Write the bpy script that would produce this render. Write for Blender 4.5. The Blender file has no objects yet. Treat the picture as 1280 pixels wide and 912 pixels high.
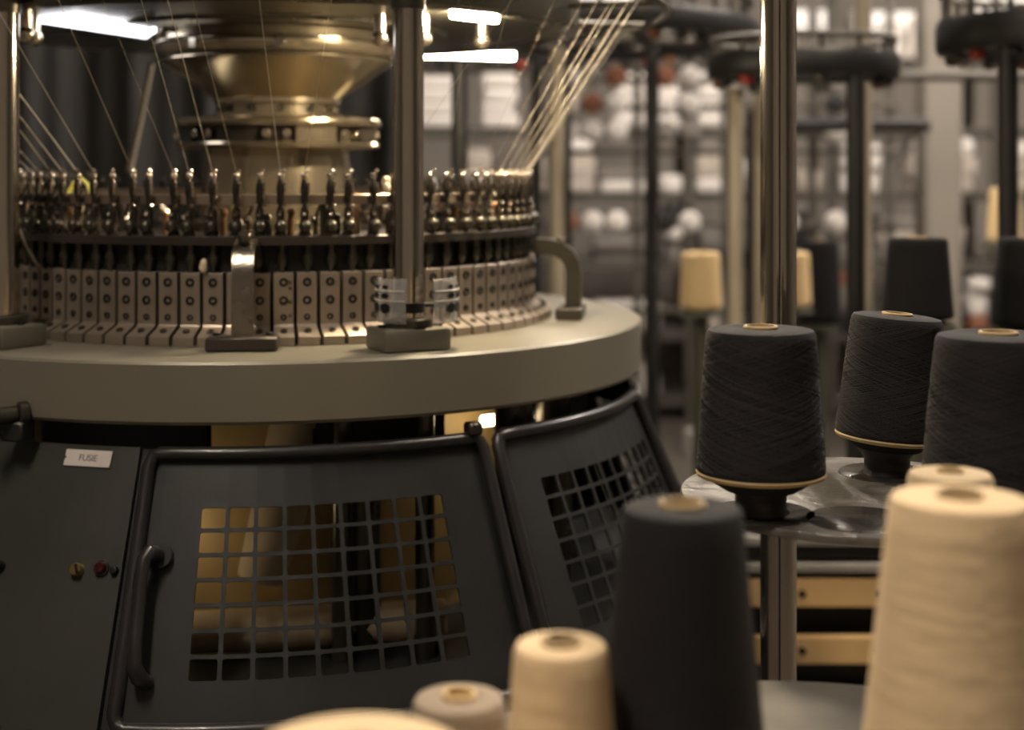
import bpy, bmesh, math, random
from math import sin, cos, pi, radians as R, atan2, sqrt, degrees
from mathutils import Vector, Matrix
random.seed(7)
C = bpy.context.scene.collection
SC = bpy.context.scene

# ------------------------------------------------------------------ camera, world, exposure
F = 1800.0                       # focal length in pixels of the 1280 wide frame
CAM_Z = 1.2
HORIZON = 215.0
cam_d = bpy.data.cameras.new('camera'); cam = bpy.data.objects.new('camera', cam_d); C.objects.link(cam)
cam.location = (0, 0, CAM_Z); cam.rotation_euler = (pi/2, 0, 0)
cam_d.sensor_width = 36; cam_d.lens = 36*F/1280
cam_d.shift_y = -(456-HORIZON)/1280
cam_d.clip_start = .05
cam_d.dof.use_dof = True; cam_d.dof.focus_distance = 1.75; cam_d.dof.aperture_fstop = 2.5
SC.camera = cam
w = bpy.data.worlds.new('world'); SC.world = w; w.use_nodes = True
w.node_tree.nodes['Background'].inputs[0].default_value = (1, .86, .68, 1)
w.node_tree.nodes['Background'].inputs[1].default_value = .05
SC.view_settings.view_transform = 'Standard'; SC.view_settings.look = 'None'
SC.view_settings.gamma = 1; SC.view_settings.exposure = 0.0
SC.cycles.max_bounces = 6; SC.cycles.sample_clamp_indirect = 4
LAMP_CEIL = 160.0                 # ceiling tube emission
LAMP_FAR = 300.0
LAMP_WALL = 1.1
LAMP_MACHINE = 3.5
LAMP_STRIP = 1700.0
LAMP_BACK = 150.0
LAMP_INSIDE = 14.0

def at(x, y, d):                 # a photo point at a distance d in front of the camera
    return Vector(((x-640)/F*d, d, CAM_Z-(y-HORIZON)/F*d))

# ------------------------------------------------------------------ materials
MATS = {}
def mat(name, col, rough=.5, metal=0, var=.12, scale=12, bump=0, bscale=60, rvar=.1, spec=.5, coat=0):
    m = bpy.data.materials.new(name); m.use_nodes = True
    nt = m.node_tree; N = nt.nodes; L = nt.links; b = N['Principled BSDF']
    tc = N.new('ShaderNodeTexCoord'); n = N.new('ShaderNodeTexNoise')
    n.inputs['Scale'].default_value = scale; n.inputs['Detail'].default_value = 5
    L.new(tc.outputs['Object'], n.inputs['Vector'])
    mx = N.new('ShaderNodeMix'); mx.data_type = 'RGBA'
    mx.inputs[6].default_value = (*[max(0, c*(1-var)) for c in col], 1)
    mx.inputs[7].default_value = (*[min(1, c*(1+var)) for c in col], 1)
    L.new(n.outputs['Fac'], mx.inputs[0]); L.new(mx.outputs[2], b.inputs['Base Color'])
    mr = N.new('ShaderNodeMapRange'); mr.inputs[3].default_value = max(.02, rough-rvar); mr.inputs[4].default_value = min(1, rough+rvar)
    L.new(n.outputs['Fac'], mr.inputs[0]); L.new(mr.outputs[0], b.inputs['Roughness'])
    b.inputs['Metallic'].default_value = metal; b.inputs['Specular IOR Level'].default_value = spec
    b.inputs['Coat Weight'].default_value = coat
    if bump:
        n2 = N.new('ShaderNodeTexNoise'); n2.inputs['Scale'].default_value = bscale; n2.inputs['Detail'].default_value = 4
        L.new(tc.outputs['Object'], n2.inputs['Vector'])
        bp = N.new('ShaderNodeBump'); bp.inputs['Strength'].default_value = bump; bp.inputs['Distance'].default_value = .002
        L.new(n2.outputs['Fac'], bp.inputs['Height']); L.new(bp.outputs[0], b.inputs['Normal'])
    MATS[name] = m
    return m

def glow(name, col, strength):
    m = bpy.data.materials.new(name); m.use_nodes = True
    b = m.node_tree.nodes['Principled BSDF']
    b.inputs['Base Color'].default_value = (.8, .8, .8, 1)
    b.inputs['Emission Color'].default_value = (*col, 1); b.inputs['Emission Strength'].default_value = strength
    MATS[name] = m
    return m

def yarn_mat(name, col, k=1.0, var=.25):
    """wound yarn: two families of crossing fibres in the uv of the cone (u around, v up)"""
    m = bpy.data.materials.new(name); m.use_nodes = True
    nt = m.node_tree; N = nt.nodes; L = nt.links; b = N['Principled BSDF']
    uv = N.new('ShaderNodeUVMap'); tc = N.new('ShaderNodeTexCoord')
    hs = []
    for s in (1, -1):
        mp = N.new('ShaderNodeMapping'); mp.inputs['Rotation'].default_value = (0, 0, s*.22); mp.inputs['Scale'].default_value = (3, 130, 1)
        L.new(uv.outputs[0], mp.inputs[0])
        n = N.new('ShaderNodeTexNoise'); n.inputs['Scale'].default_value = 1.6; n.inputs['Detail'].default_value = 3; n.inputs['Distortion'].default_value = .3
        L.new(mp.outputs[0], n.inputs['Vector']); hs.append(n)
    mxh = N.new('ShaderNodeMath'); mxh.operation = 'MAXIMUM'
    L.new(hs[0].outputs['Fac'], mxh.inputs[0]); L.new(hs[1].outputs['Fac'], mxh.inputs[1])
    n3 = N.new('ShaderNodeTexNoise'); n3.inputs['Scale'].default_value = 900; L.new(tc.outputs['Object'], n3.inputs['Vector'])
    ad = N.new('ShaderNodeMath'); ad.operation = 'MULTIPLY_ADD'; ad.inputs[1].default_value = .25
    L.new(n3.outputs['Fac'], ad.inputs[0]); L.new(mxh.outputs[0], ad.inputs[2])
    mr = N.new('ShaderNodeMapRange'); mr.inputs[1].default_value = .45; mr.inputs[2].default_value = .95
    L.new(ad.outputs[0], mr.inputs[0])
    mx = N.new('ShaderNodeMix'); mx.data_type = 'RGBA'
    mx.inputs[6].default_value = (*[c*(1-var) for c in col], 1); mx.inputs[7].default_value = (*[min(1, c*(1+var)) for c in col], 1)
    L.new(mr.outputs[0], mx.inputs[0]); L.new(mx.outputs[2], b.inputs['Base Color'])
    if col[0] > .3:
        mpl = N.new('ShaderNodeMapping'); mpl.inputs['Scale'].default_value = (1.2, 14, 1); mpl.inputs['Rotation'].default_value = (0, 0, .08); L.new(uv.outputs[0], mpl.inputs[0])
        nl = N.new('ShaderNodeTexNoise'); nl.inputs['Scale'].default_value = 1.0; nl.inputs['Detail'].default_value = 2; nl.inputs['Distortion'].default_value = .5; L.new(mpl.outputs[0], nl.inputs['Vector'])
        a2 = N.new('ShaderNodeMath'); a2.operation = 'MULTIPLY_ADD'; a2.inputs[1].default_value = 3.5
        L.new(nl.outputs['Fac'], a2.inputs[0]); L.new(ad.outputs[0], a2.inputs[2]); ad = a2
    bp = N.new('ShaderNodeBump'); bp.inputs['Strength'].default_value = .6*k; bp.inputs['Distance'].default_value = .0015
    L.new(ad.outputs[0], bp.inputs['Height']); L.new(bp.outputs[0], b.inputs['Normal'])
    b.inputs['Roughness'].default_value = .85; b.inputs['Specular IOR Level'].default_value = .25
    b.inputs['Sheen Weight'].default_value = .25 if col[0] > .1 else .04; b.inputs['Sheen Roughness'].default_value = .5
    b.inputs['Sheen Tint'].default_value = (*[min(1, .2+c*.8) for c in col], 1)
    MATS[name] = m
    return m

mat('table_paint', (.215, .198, .153), .34, .25, .10, 5, .05, 300, .06)
mat('dark_paint', (.0165, .0172, .0172), .42, .1, .15, 9, .06, 200)
mat('panel_paint', (.035, .037, .032), .45, .1, .12, 7, .06, 220)
mat('gloss_dark', (.018, .017, .017), .36, .1, .15, 20, 0, 60, .08, coat=.1)
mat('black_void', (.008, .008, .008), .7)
mat('gunmetal', (.075, .068, .052), .30, .75, .2, 6, .05, 120, .1)
mat('plate_metal', (.088, .083, .063), .28, .7, .2, 4, .04, 90, .1)
mat('chrome', (.52, .47, .40), .18, 1, .1, 8, .03, 150, .06)
mat('post_steel', (.55, .50, .43), .14, 1, .12, 10, .03, 200, .05)
mat('brass_paint', (.56, .48, .345), .19, .95, .12, 5, .03, 80, .06)
mat('brass', (.65, .45, .18), .3, 1, .15, 40)
mat('nickel', (.62, .54, .44), .25, 1, .1, 60)
mat('strap_metal', (.30, .265, .22), .27, .95, .25, 40, .2, 200, .1)
mat('base_metal', (.17, .158, .125), .42, .5, .12, 10)
mat('cam_metal', (.37, .31, .25), .38, .75, .14, 16, .08, 260, .08)
mat('screw_black', (.012, .012, .012), .35, .4)
mat('bronze_part', (.50, .30, .17), .3, .9, .2, 60)
mat('feeder_black', (.06, .05, .042), .28, .75, .2, 60)
mat('ring_dark', (.050, .042, .034), .42, .5, .15, 10)
mat('bar_bronze', (.36, .29, .22), .32, .8, .15, 10)
mat('ochre', (.46, .33, .15), .5, .15, .25, 5)
mat('cloth_tube', (.45, .36, .24), .9)
mat('tray_metal', (.155, .145, .13), .36, .6, .55, 34, 1.0, 90, .2)
mat('lower_tray', (.25, .235, .21), .5, .35, .35, 22, .2, 90)
mat('disc_dark', (.05, .046, .042), .25, .6, .3, 30)
mat('holder_black', (.018, .016, .016), .5)
mat('cardboard', (.40, .285, .14), .7, 0, .15, 60, .1, 300)
mat('dark_post', (.018, .017, .016), .45, .2)
mat('beige_post', (.34, .29, .22), .55, .1)
mat('cream_post', (.50, .43, .32), .55, .05)
mat('green_post', (.06, .06, .04), .55)
mat('wall_paint', (.36, .32, .28), .85, 0, .1, 2)
mat('pillar_paint', (.21, .185, .155), .8, 0, .08, 2)
mat('ceiling_paint', (.10, .09, .08), .9)
mat('dim_wall', (.085, .075, .065), .85, 0, .1, 2)
mat('floor_concrete', (.10, .085, .07), .38, 0, .25, 3, .08, 40, .1)
mat('curtain_cloth', (.026, .024, .022), .9, 0, .2, 3)
mat('rack_steel', (.10, .09, .075), .55, .3)
mat('wood', (.64, .42, .19), .65, 0, .3, 7, .15, 60)
mat('grey_tray', (.32, .30, .27), .5, .3)
mat('white_cloth', (.72, .67, .62), .9, 0, .06, 20)
mat('beige_cloth', (.44, .385, .33), .9, 0, .1, 20)
mat('grey_cloth', (.20, .18, .16), .9, 0, .1, 20)
mat('rust_cloth', (.22, .09, .05), .9, 0, .1, 20)
mat('white_enamel', (.62, .58, .52), .5)
mat('red_plastic', (.35, .035, .02), .45)
mat('orange_plastic', (.5, .14, .03), .45)
mat('yellow_tag', (.55, .52, .12), .7)
mat('cotton', (.72, .60, .42), .9)
mat('label_plate', (.62, .56, .52), .5, 0, .08, 40)
mat('ink', (.05, .045, .045), .6)
mat('red_lens', (.035, .004, .004), .2, coat=.5)
mat('thread', (.50, .45, .37), .8)
mat('thread_dark', (.42, .36, .27), .8)
yarn_mat('black_yarn', (.0115, .0108, .0118), 1.3, .6)
yarn_mat('black_winding', (.029, .0265, .0275), 1.0, .4)
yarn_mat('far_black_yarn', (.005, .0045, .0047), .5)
yarn_mat('cream_yarn', (.82, .615, .37), 1.0, .08)
yarn_mat('pale_yarn', (.58, .45, .29), 1.0, .12)
yarn_mat('grey_yarn', (.33, .26, .19), 1.0, .15)
yarn_mat('white_yarn', (.78, .72, .66), .6, .06)
yarn_mat('tan_yarn', (.66, .48, .25), .6, .1)
glow('tube_glow', (1, .87, .72), LAMP_CEIL)
glow('far_tube_glow', (1, .90, .80), LAMP_FAR)
glow('wall_tube_glow', (1, .88, .76), LAMP_WALL)
glow('panel_glow', (.95, .95, 1.0), LAMP_MACHINE)
glow('strip_glow', (1, .80, .52), LAMP_STRIP)
glow('back_strip_glow', (1, .84, .58), LAMP_BACK)
glow('bulb_glow', (1, .78, .48), LAMP_INSIDE)
pm = mat('clear_plastic', (.86, .85, .83), .12, 0, .03)
pm.node_tree.nodes['Principled BSDF'].inputs['Transmission Weight'].default_value = .80
pm.node_tree.nodes['Principled BSDF'].inputs['IOR'].default_value = 1.2

# ------------------------------------------------------------------ mesh builder
class MB:
    def __init__(s): s.v = []; s.f = []; s.uv = {}
    def add(s, vs, fs):
        o = len(s.v); s.v += [tuple(p) for p in vs]; s.f += [tuple(i+o for i in f) for f in fs]; return s
    def lathe(s, prof, n=48, c=(0, 0, 0), a0=0, a1=2*pi, M=None, uv=False):
        full = abs(a1-a0) > 2*pi-1e-6
        m = n if full else n+1
        vs = []; fs = []; rows = []
        for (r, z) in prof:
            if r < 1e-6:
                rows.append([len(vs)]); vs.append(Vector((0, 0, z)))
            else:
                rows.append(list(range(len(vs), len(vs)+m)))
                vs += [Vector((r*sin(a0+(a1-a0)*i/n), -r*cos(a0+(a1-a0)*i/n), z)) for i in range(m)]
        dist = [0]
        for (p, q) in zip(prof, prof[1:]): dist.append(dist[-1]+math.hypot(q[0]-p[0], q[1]-p[1]))
        base = len(s.f)
        for k in range(len(rows)-1):
            A, B = rows[k], rows[k+1]
            for i in range(n):
                j = (i+1) % m
                if len(A) == 1 and len(B) == 1: continue
                if len(A) == 1: f = (A[0], B[i], B[j]); u = ((i+.5, k), (i, k+1), (i+1, k+1))
                elif len(B) == 1: f = (A[i], B[0], A[j]); u = ((i, k), (i+.5, k+1), (i+1, k))
                else: f = (A[i], B[i], B[j], A[j]); u = ((i, k), (i, k+1), (i+1, k+1), (i+1, k))
                if uv: s.uv[base+len(fs)] = [(a/n*3.0, dist[b]*6) for a, b in u]
                fs.append(f)
        c = Vector(c)
        vs = [(M @ p if M else p)+c for p in vs]
        return s.add(vs, fs)
    def box(s, c, size, bev=0, M=None, seg=1):
        bm = bmesh.new(); bmesh.ops.create_cube(bm, size=1)
        for v in bm.verts: v.co = Vector((v.co.x*size[0], v.co.y*size[1], v.co.z*size[2]))
        if bev: bmesh.ops.bevel(bm, geom=bm.edges[:], offset=bev, segments=seg, affect='EDGES', profile=.5)
        bm.verts.index_update()
        c = Vector(c)
        vs = [(M @ v.co if M else v.co.copy())+c for v in bm.verts]; fs = [[v.index for v in f.verts] for f in bm.faces]
        bm.free(); return s.add(vs, fs)
    def cyl(s, p0, p1, r, n=16, r1=None, bev=0):
        p0 = Vector(p0); p1 = Vector(p1); d = p1-p0; L = d.length
        q = Vector((0, 0, 1)).rotation_difference(d.normalized()).to_matrix() if L > 0 else Matrix.Identity(3)
        r1 = r if r1 is None else r1
        prof = [(0, L), (r1-bev, L), (r1, L-bev), (r, bev), (r-bev, 0), (0, 0)] if bev else [(0, L), (r1, L), (r, 0), (0, 0)]
        return s.lathe(prof, n, p0, M=q)
    def tube(s, pts, r, n=8, closed=False):
        pts = [Vector(p) for p in pts]; K = len(pts); vs = []; fs = []
        rr = r if hasattr(r, '__len__') else [r]*K
        up = None
        for i, p in enumerate(pts):
            a = pts[(i-1) % K] if closed or i else pts[0]; b = pts[(i+1) % K] if closed or i < K-1 else pts[-1]
            t = (b-a).normalized()
            if up is None:
                up = t.orthogonal().normalized()
            up = (up-t*up.dot(t)).normalized(); sd = t.cross(up)
            vs += [p+(up*cos(2*pi*k/n)+sd*sin(2*pi*k/n))*rr[i] for k in range(n)]
        for i in range(K if closed else K-1):
            j = (i+1) % K
            for k in range(n):
                l = (k+1) % n
                fs.append((i*n+k, i*n+l, j*n+l, j*n+k))
        if not closed:
            fs.append(tuple(range(n-1, -1, -1))); fs.append(tuple((K-1)*n+k for k in range(n)))
        return s.add(vs, fs)
    def sphere(s, c, r, n=12, sz=1):
        m = max(4, n//2)
        return s.lathe([(r*sin(pi*k/m) if 0 < k < m else 0, r*sz*cos(pi*k/m)) for k in range(m+1)], n, c)
    def mesh(s, name, m, smooth=40):
        me = bpy.data.meshes.new(name); me.from_pydata(s.v, [], s.f)
        if s.uv:
            lay = me.uv_layers.new(name='UVMap')
            for i, p in enumerate(me.polygons):
                if i in s.uv:
                    for li, q in zip(p.loop_indices, s.uv[i]): lay.data[li].uv = q
        me.materials.append(MATS[m] if isinstance(m, str) else m)
        bm = bmesh.new(); bm.from_mesh(me); bmesh.ops.recalc_face_normals(bm, faces=bm.faces[:]); bm.to_mesh(me); bm.free()
        if smooth:
            me.shade_smooth(); me.set_sharp_from_angle(angle=R(smooth))
        me.update(); return me
    def build(s, name, m, parent=None, smooth=40):
        return link(name, s.mesh(name, m, smooth), parent)

def link(name, me, parent=None, loc=None, rz=None):
    o = bpy.data.objects.new(name, me); C.objects.link(o)
    if parent: o.parent = parent
    if loc is not None: o.location = loc
    if rz is not None: o.rotation_euler = (0, 0, rz)
    return o
def tag(o, label, cat, group=None):
    o['label'] = label; o['category'] = cat
    if group: o['group'] = group
    return o
def thing(name, label, cat, loc=(0, 0, 0), rz=0, group=None):
    o = bpy.data.objects.new(name, None); C.objects.link(o); o.location = loc; o.rotation_euler = (0, 0, rz)
    o.empty_display_size = .05
    return tag(o, label, cat, group)
def structure(o): o['kind'] = 'structure'; return o
def copy_tree(o, parent=None):
    c = o.copy(); C.objects.link(c); c.parent = parent
    for ch in o.children: copy_tree(ch, c)
    return c

# ------------------------------------------------------------------ the hall
X0, X1, Y0, Y1, ZC = -4.6, 4.6, -3.0, 9.0, 3.6
structure(MB().box(((X0+X1)/2, (Y0+Y1)/2, -.05), (X1-X0, Y1-Y0, .1)).build('floor', 'floor_concrete'))
structure(MB().box(((X0+X1)/2, (Y0+Y1)/2, ZC+.05), (X1-X0, Y1-Y0, .1)).build('ceiling', 'ceiling_paint'))
structure(MB().box(((X0+X1)/2, Y1+.05, ZC/2), (X1-X0+.2, .1, ZC)).build('wall_back', 'wall_paint'))
structure(MB().box(((X0+X1)/2, Y0-.05, ZC/2), (X1-X0+.2, .1, ZC)).build('wall_front', 'wall_paint'))
structure(MB().box((X0-.05, (Y0+Y1)/2, ZC/2), (.1, Y1-Y0, ZC)).build('wall_left', 'dim_wall'))
structure(MB().box((X1+.05, (Y0+Y1)/2, ZC/2), (.1, Y1-Y0, ZC)).build('wall_right', 'dim_wall'))
structure(MB().box((1.85, 6.25, ZC/2), (.165, .165, ZC), .01).build('pillar', 'pillar_paint'))

def ceiling_lamp(x, y, label, glowm='tube_glow', ln=1.3):
    t = thing('ceiling_lamp', label, 'lamp', (x, y, ZC), 0, 'tube lamps on the ceiling')
    MB().box((0, 0, -.03), (.22, ln, .06), .01).build('housing', 'white_enamel', t)
    for s in (-1, 1):
        MB().cyl((s*.06, -ln/2+.04, -.085), (s*.06, ln/2-.04, -.085), .025, 12).build('lamp_tube', glowm, t)
        for e in (-1, 1): MB().box((s*.06, e*(ln/2-.03), -.075), (.04, .03, .06)).build('socket', 'white_enamel', t)
    return t
for x, y, l, g in ((-.9, .35, 'twin tube ceiling lamp above the cone tray nearest the camera', 'tube_glow'),
                   (1.5, 2.3, 'twin tube ceiling lamp above the right aisle', 'tube_glow'),
                   (.35, 4.9, 'twin tube ceiling lamp before the far rack', 'far_tube_glow'),
                   (2.7, 4.9, 'twin tube ceiling lamp by the beige pillar', 'far_tube_glow')):
    ceiling_lamp(x, y, l, g)

# ------------------------------------------------------------------ the knitting machine
AX, AY, AR = -.4234, 2.6, R(9.25)
mach = thing('circular_knitting_machine', 'large olive grey circular knitting machine with ring of needle boxes and mesh doors', 'knitting machine', (AX, AY, 0), AR)
MM = Matrix.Translation((AX, AY, 0)) @ Matrix.Rotation(AR, 4, 'Z')
MI = MM.inverted()
def pol(phi, r, z): a = R(phi); return Vector((r*sin(a), -r*cos(a), z))
def loc(p): return MI @ Vector(p)
def coneR(z): return .638+(.813-z)*.43
def cp(phi, z, off=0):
    n = Vector((cos(.406), sin(.406)))
    return pol(phi, coneR(z)+off*n.x, z+off*n.y)

# table ring
MB().lathe([(.40, .944), (.646, .944), (.651, .9425), (.654, .939), (.654, .862), (.650, .857), (.56, .857), (.40, .875), (.40, .944)], 192).build('table_ring', 'table_paint', mach, 30)
# pedestal segments below the ring, the gaps between show the lit inside
def seg(a0, a1, r0, r1, z0, z1, n=24):
    return MB().lathe([(r0, z1), (r1, z1), (r1, z0), (r0, z0), (r0, z1)], n, a0=R(a0), a1=R(a1))
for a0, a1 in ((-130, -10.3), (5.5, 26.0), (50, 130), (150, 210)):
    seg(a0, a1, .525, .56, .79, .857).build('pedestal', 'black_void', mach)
MB().lathe([(.40, .93), (.42, .875), (.42, .35), (.40, .35), (.40, .93)], 96).build('inner_drum', 'ochre', mach)
MB().lathe([(.74, .50), (.42, .50), (.42, .48), (.74, .48)], 96).build('inner_floor', 'dark_paint', mach)
for ph, r, wd in ((9.5, .56, .016), (13.5, .52, .03), (20.5, .60, .014), (-40, .56, .03), (38, .58, .03), (52, .56, .03)):
    MB().cyl(pol(ph, r, .50), pol(ph, r, .86), wd, 12).build('inner_strut', 'gunmetal', mach)
MB().cyl(pol(-14, .52, .535), pol(26, .56, .535), .03, 16).build('cloth_roller', 'cloth_tube', mach)
MB().cyl(pol(-3, .47, .60), pol(5.5, .48, .86), .035, 16, .05).build('cloth_fold', 'cloth_tube', mach)
lampi = MB().sphere(pol(-24, .565, .665), .026, 16).build('inner_lamp', 'bulb_glow', mach)
MB().cyl(pol(-24, .565, .50), pol(-24, .565, .645), .015, 12).build('lamp_stem', 'black_void', lampi)
lamp2 = MB().cyl(loc(at(604, 526, 2.30)), loc(at(668, 519, 2.36)), .009, 12).build('inner_lamp', 'bulb_glow', mach)
MB().cyl(loc(at(636, 519, 2.33)), loc(at(636, 519, 2.33))+Vector((0, 0, .06)), .008, 12).build('lamp_stem', 'black_void', lamp2)

# conical cabinet: panels, doors with punched grilles
def sheet(phs, zs, holes=None, th=.004, cnr=.22, hs=(.86, .84)):
    """curved sheet over angle and height breakpoints; holes = set of (column, row) cells with a rounded opening"""
    m = MB(); holes = holes or set()
    for i in range(len(phs)-1):
        for j in range(len(zs)-1):
            a0, a1, z0, z1 = phs[i], phs[i+1], zs[j], zs[j+1]
            if (i, j) not in holes:
                for off, rev in ((0, 0), (-th, 1)):
                    q = [cp(a0, z0, off), cp(a1, z0, off), cp(a1, z1, off), cp(a0, z1, off)]
                    m.add(q[::-1] if rev else q, [(0, 1, 2, 3)])
                continue
            loop = []
            for qx, qy in ((1, 1), (-1, 1), (-1, -1), (1, -1)):
                st = atan2(qy, qx)-pi/4
                for k in range(4):
                    t = st+pi/2*k/3
                    loop.append((qx*(1-cnr)+cnr*cos(t), qy*(1-cnr)+cnr*sin(t)))
            ca, cz, ha, hz = (a0+a1)/2, (z0+z1)/2, (a1-a0)/2, (z1-z0)/2
            n = len(loop); inn = []; out = []
            for x, y in loop:
                k = max(abs(x), abs(y)); inn.append((ca+x*ha*hs[0], cz+y*hz*hs[1])); out.append((ca+x/k*ha, cz+y/k*hz))
            vs = [cp(*p, 0) for p in out]+[cp(*p, 0) for p in inn]+[cp(*p, -th) for p in inn]+[cp(*p, -th) for p in out]
            fs = []
            for k in range(n):
                l = (k+1) % n
                fs += [(k, l, n+l, n+k), (n+k, n+l, 2*n+l, 2*n+k), (2*n+k, 2*n+l, 3*n+l, 3*n+k)]
            # the four corners of the cell outside the loop
            for q in range(4):
                c0 = (ca+(1, -1, -1, 1)[q]*ha, cz+(1, 1, -1, -1)[q]*hz)
                b = len(vs); vs += [cp(*c0, 0), cp(*c0, -th)]
                for k in range(q*4, q*4+3):
                    fs += [(k, k+1, b), (3*n+k, 3*n+k+1, b+1)]
            m.add(vs, fs)
    # rim
    e = [(phs[0], z) for z in zs]+[(a, zs[-1]) for a in phs]+[(phs[-1], z) for z in zs[::-1]]+[(a, zs[0]) for a in phs[::-1]]
    vs = [cp(*p, 0) for p in e]+[cp(*p, -th) for p in e]; n = len(e)
    m.add(vs, [(k, (k+1) % n, n+(k+1) % n, n+k) for k in range(n)])
    return m
def span(a, b, step):
    n = max(1, round(abs(b-a)/step)); return [a+(b-a)*k/n for k in range(n+1)]
def frame_path(a0, a1, z0, z1, off, rc=1.2):
    pts = []
    pts += [cp(a, z1, off) for a in span(a0+rc, a1-rc, 2)]
    pts += [cp(a1-.35*rc, z1-.004, off)]
    pts += [cp(a1, z, off) for z in span(z1-.015, z0+.015, .03)]
    pts += [cp(a1-.35*rc, z0+.004, off)]
    pts += [cp(a, z0, off) for a in span(a1-rc, a0+rc, 2)]
    pts += [cp(a0+.35*rc, z0+.004, off)]
    pts += [cp(a0, z, off) for z in span(z0+.015, z1-.015, .03)]
    pts += [cp(a0+.35*rc, z1-.004, off)]
    return pts
def guard_door(a0, a1, g0, g1, ncol, gz0=.5445, gz1=.7515, zb=.488, zt=.817, grid=True):
    phs = span(a0+.4, g0, 2.5); i0 = len(phs)-1; phs += span(g0, g1, (g1-g0)/ncol)[1:]; phs += span(g1, a1-.4, 2.5)[1:]
    zs = span(zb+.004, gz0, .03); j0 = len(zs)-1; zs += span(gz0, gz1, (gz1-gz0)/7)[1:]; zs += span(gz1, zt-.004, .03)[1:]
    h = {(i0+i, j0+j) for i in range(ncol) for j in range(7)} if grid else set()
    d = sheet(phs, zs, h).build('guard_door', 'dark_paint', mach, 30)
    MB().tube(frame_path(a0+.55, a1-.55, zb+.004, zt-.002, .006), .0095, 10, True).build('door_frame', 'gloss_dark', d)
    return d
d1 = guard_door(-15.9, 27.4, -8.9, 20.2, 9)
d1['label'] = 'front mesh door with long dark handle'
# door handle, left edge of the front door
hp = [cp(-12.9, .690, .004), cp(-12.9, .691, .022), cp(-13.2, .690, .034), cp(-13.6, .682, .037), cp(-13.7, .66, .036), cp(-13.6, .62, .034), cp(-13.5, .585, .034), cp(-13.4, .562, .032), cp(-13.0, .549, .024), cp(-12.7, .545, .012), cp(-12.7, .545, .002)]
MB().tube(hp, [.010, .010, .0105, .0095, .0080, .0085, .009, .010, .011, .010, .010], 12).build('handle', 'gloss_dark', d1)
MB().tube([cp(-12.7, .690, 0), cp(-12.7, .690, .012)], .017, 12).build('handle_boss', 'gloss_dark', d1)
d2 = guard_door(28.6, 71.0, 34.9, 66.9, 10)
guard_door(72.2, 115, 79, 108, 9)
for a0, a1 in ((116, 160), (161, 205), (206, 250), (251, 289), (290.5, 319.4)):
    sheet(span(a0, a1, 3), span(.488, .822, .06)).build('side_panel', 'panel_paint', mach, 30)
ctl = sheet(span(-39.6, -17.0, 2.5), span(.475, .8235, .06), th=.012).build('control_panel', 'panel_paint', mach, 30)
sheet(span(-18.5, -15.2, 1.7), span(.478, .82, .06), th=.004).build('leak_blocker', 'black_void', mach).scale = (.985, .985, 1)  # black strip added behind the seam to stop the inner lamp leaking out
ctl['label'] = 'grey green panel with white label plate, lock and red lamp'
MB().lathe([(coneR(.486), .486), (coneR(.47), .47), (coneR(.47), .10), (coneR(.47)+.02, .09), (coneR(.47)+.02, 0), (.70, 0), (.60, .486), (coneR(.486), .486)], 120).build('base_skirt', 'dark_paint', mach, 30)
def panel_M(phi):             # a frame on the panel: x along, y up the slope, z outwards
    a = R(phi); n = (pol(phi, 1, 0)*cos(.406)+Vector((0, 0, sin(.406)))).normalized()
    x = Vector((cos(a), sin(a), 0)); y = n.cross(x)
    return Matrix((x, y, n)).transposed()
def on_panel(phi, z, mb_fn, name, m, parent=ctl):
    mb = mb_fn(MB()); M = panel_M(phi); o = cp(phi, z, 0)
    mb.v = [tuple(M @ Vector(p)+o) for p in mb.v]
    return mb.build(name, m, parent)
on_panel(-23.6, .8065, lambda b: b.box((0, 0, .001), (.0705, .0228, .002), .0006), 'label_plate', 'label_plate')
on_panel(-26.65, .8065, lambda b: b.cyl((0, 0, .0015), (0, 0, .0035), .0018, 10), 'rivet', 'ink')
fc = bpy.data.curves.new('lettering', 'FONT'); fc.body = 'FUSIE'; fc.size = .0125; fc.align_x = 'CENTER'; fc.align_y = 'CENTER'; fc.extrude = .0001; fc.space_character = .95
fc.materials.append(MATS['ink'])
ft = bpy.data.objects.new('lettering', fc); C.objects.link(ft); bpy.context.view_layer.update()
fme = bpy.data.meshes.new_from_object(ft.evaluated_get(bpy.context.evaluated_depsgraph_get())); bpy.data.objects.remove(ft)
fo = link('lettering', fme, ctl); M4 = panel_M(-23.6).to_4x4(); M4.translation = cp(-23.55, .8065, .0022); fo.matrix_local = M4
on_panel(-22.0, .6705, lambda b: b.lathe([(0, .010), (.0075, .010), (.0085, .008), (.0085, 0)], 20), 'lock', 'brass')
on_panel(-21.7, .6705, lambda b: b.box((0, 0, .0115), (.004, .0125, .004), .0005, Matrix.Rotation(.35, 3, 'Z')), 'lock_slot', 'screw_black')
on_panel(-19.3, .674, lambda b: b.lathe([(0, .010), (.006, .009), (.0085, .005), (.0085, 0)], 20), 'signal_lamp', 'red_lens')
on_panel(-19.3, .674, lambda b: b.lathe([(.0085, .003), (.0105, .003), (.0110, 0)], 20), 'lamp_bezel', 'gunmetal')
on_panel(-17.75, .6722, lambda b: b.lathe([(0, .008), (.005, .007), (.006, .004), (.006, 0)], 16), 'push_button', 'screw_black')
on_panel(-31.9, .6655, lambda b: b.lathe([(0, .010), (.007, .009), (.0085, .004), (.0085, 0)], 16), 'push_button', 'screw_black')
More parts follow.
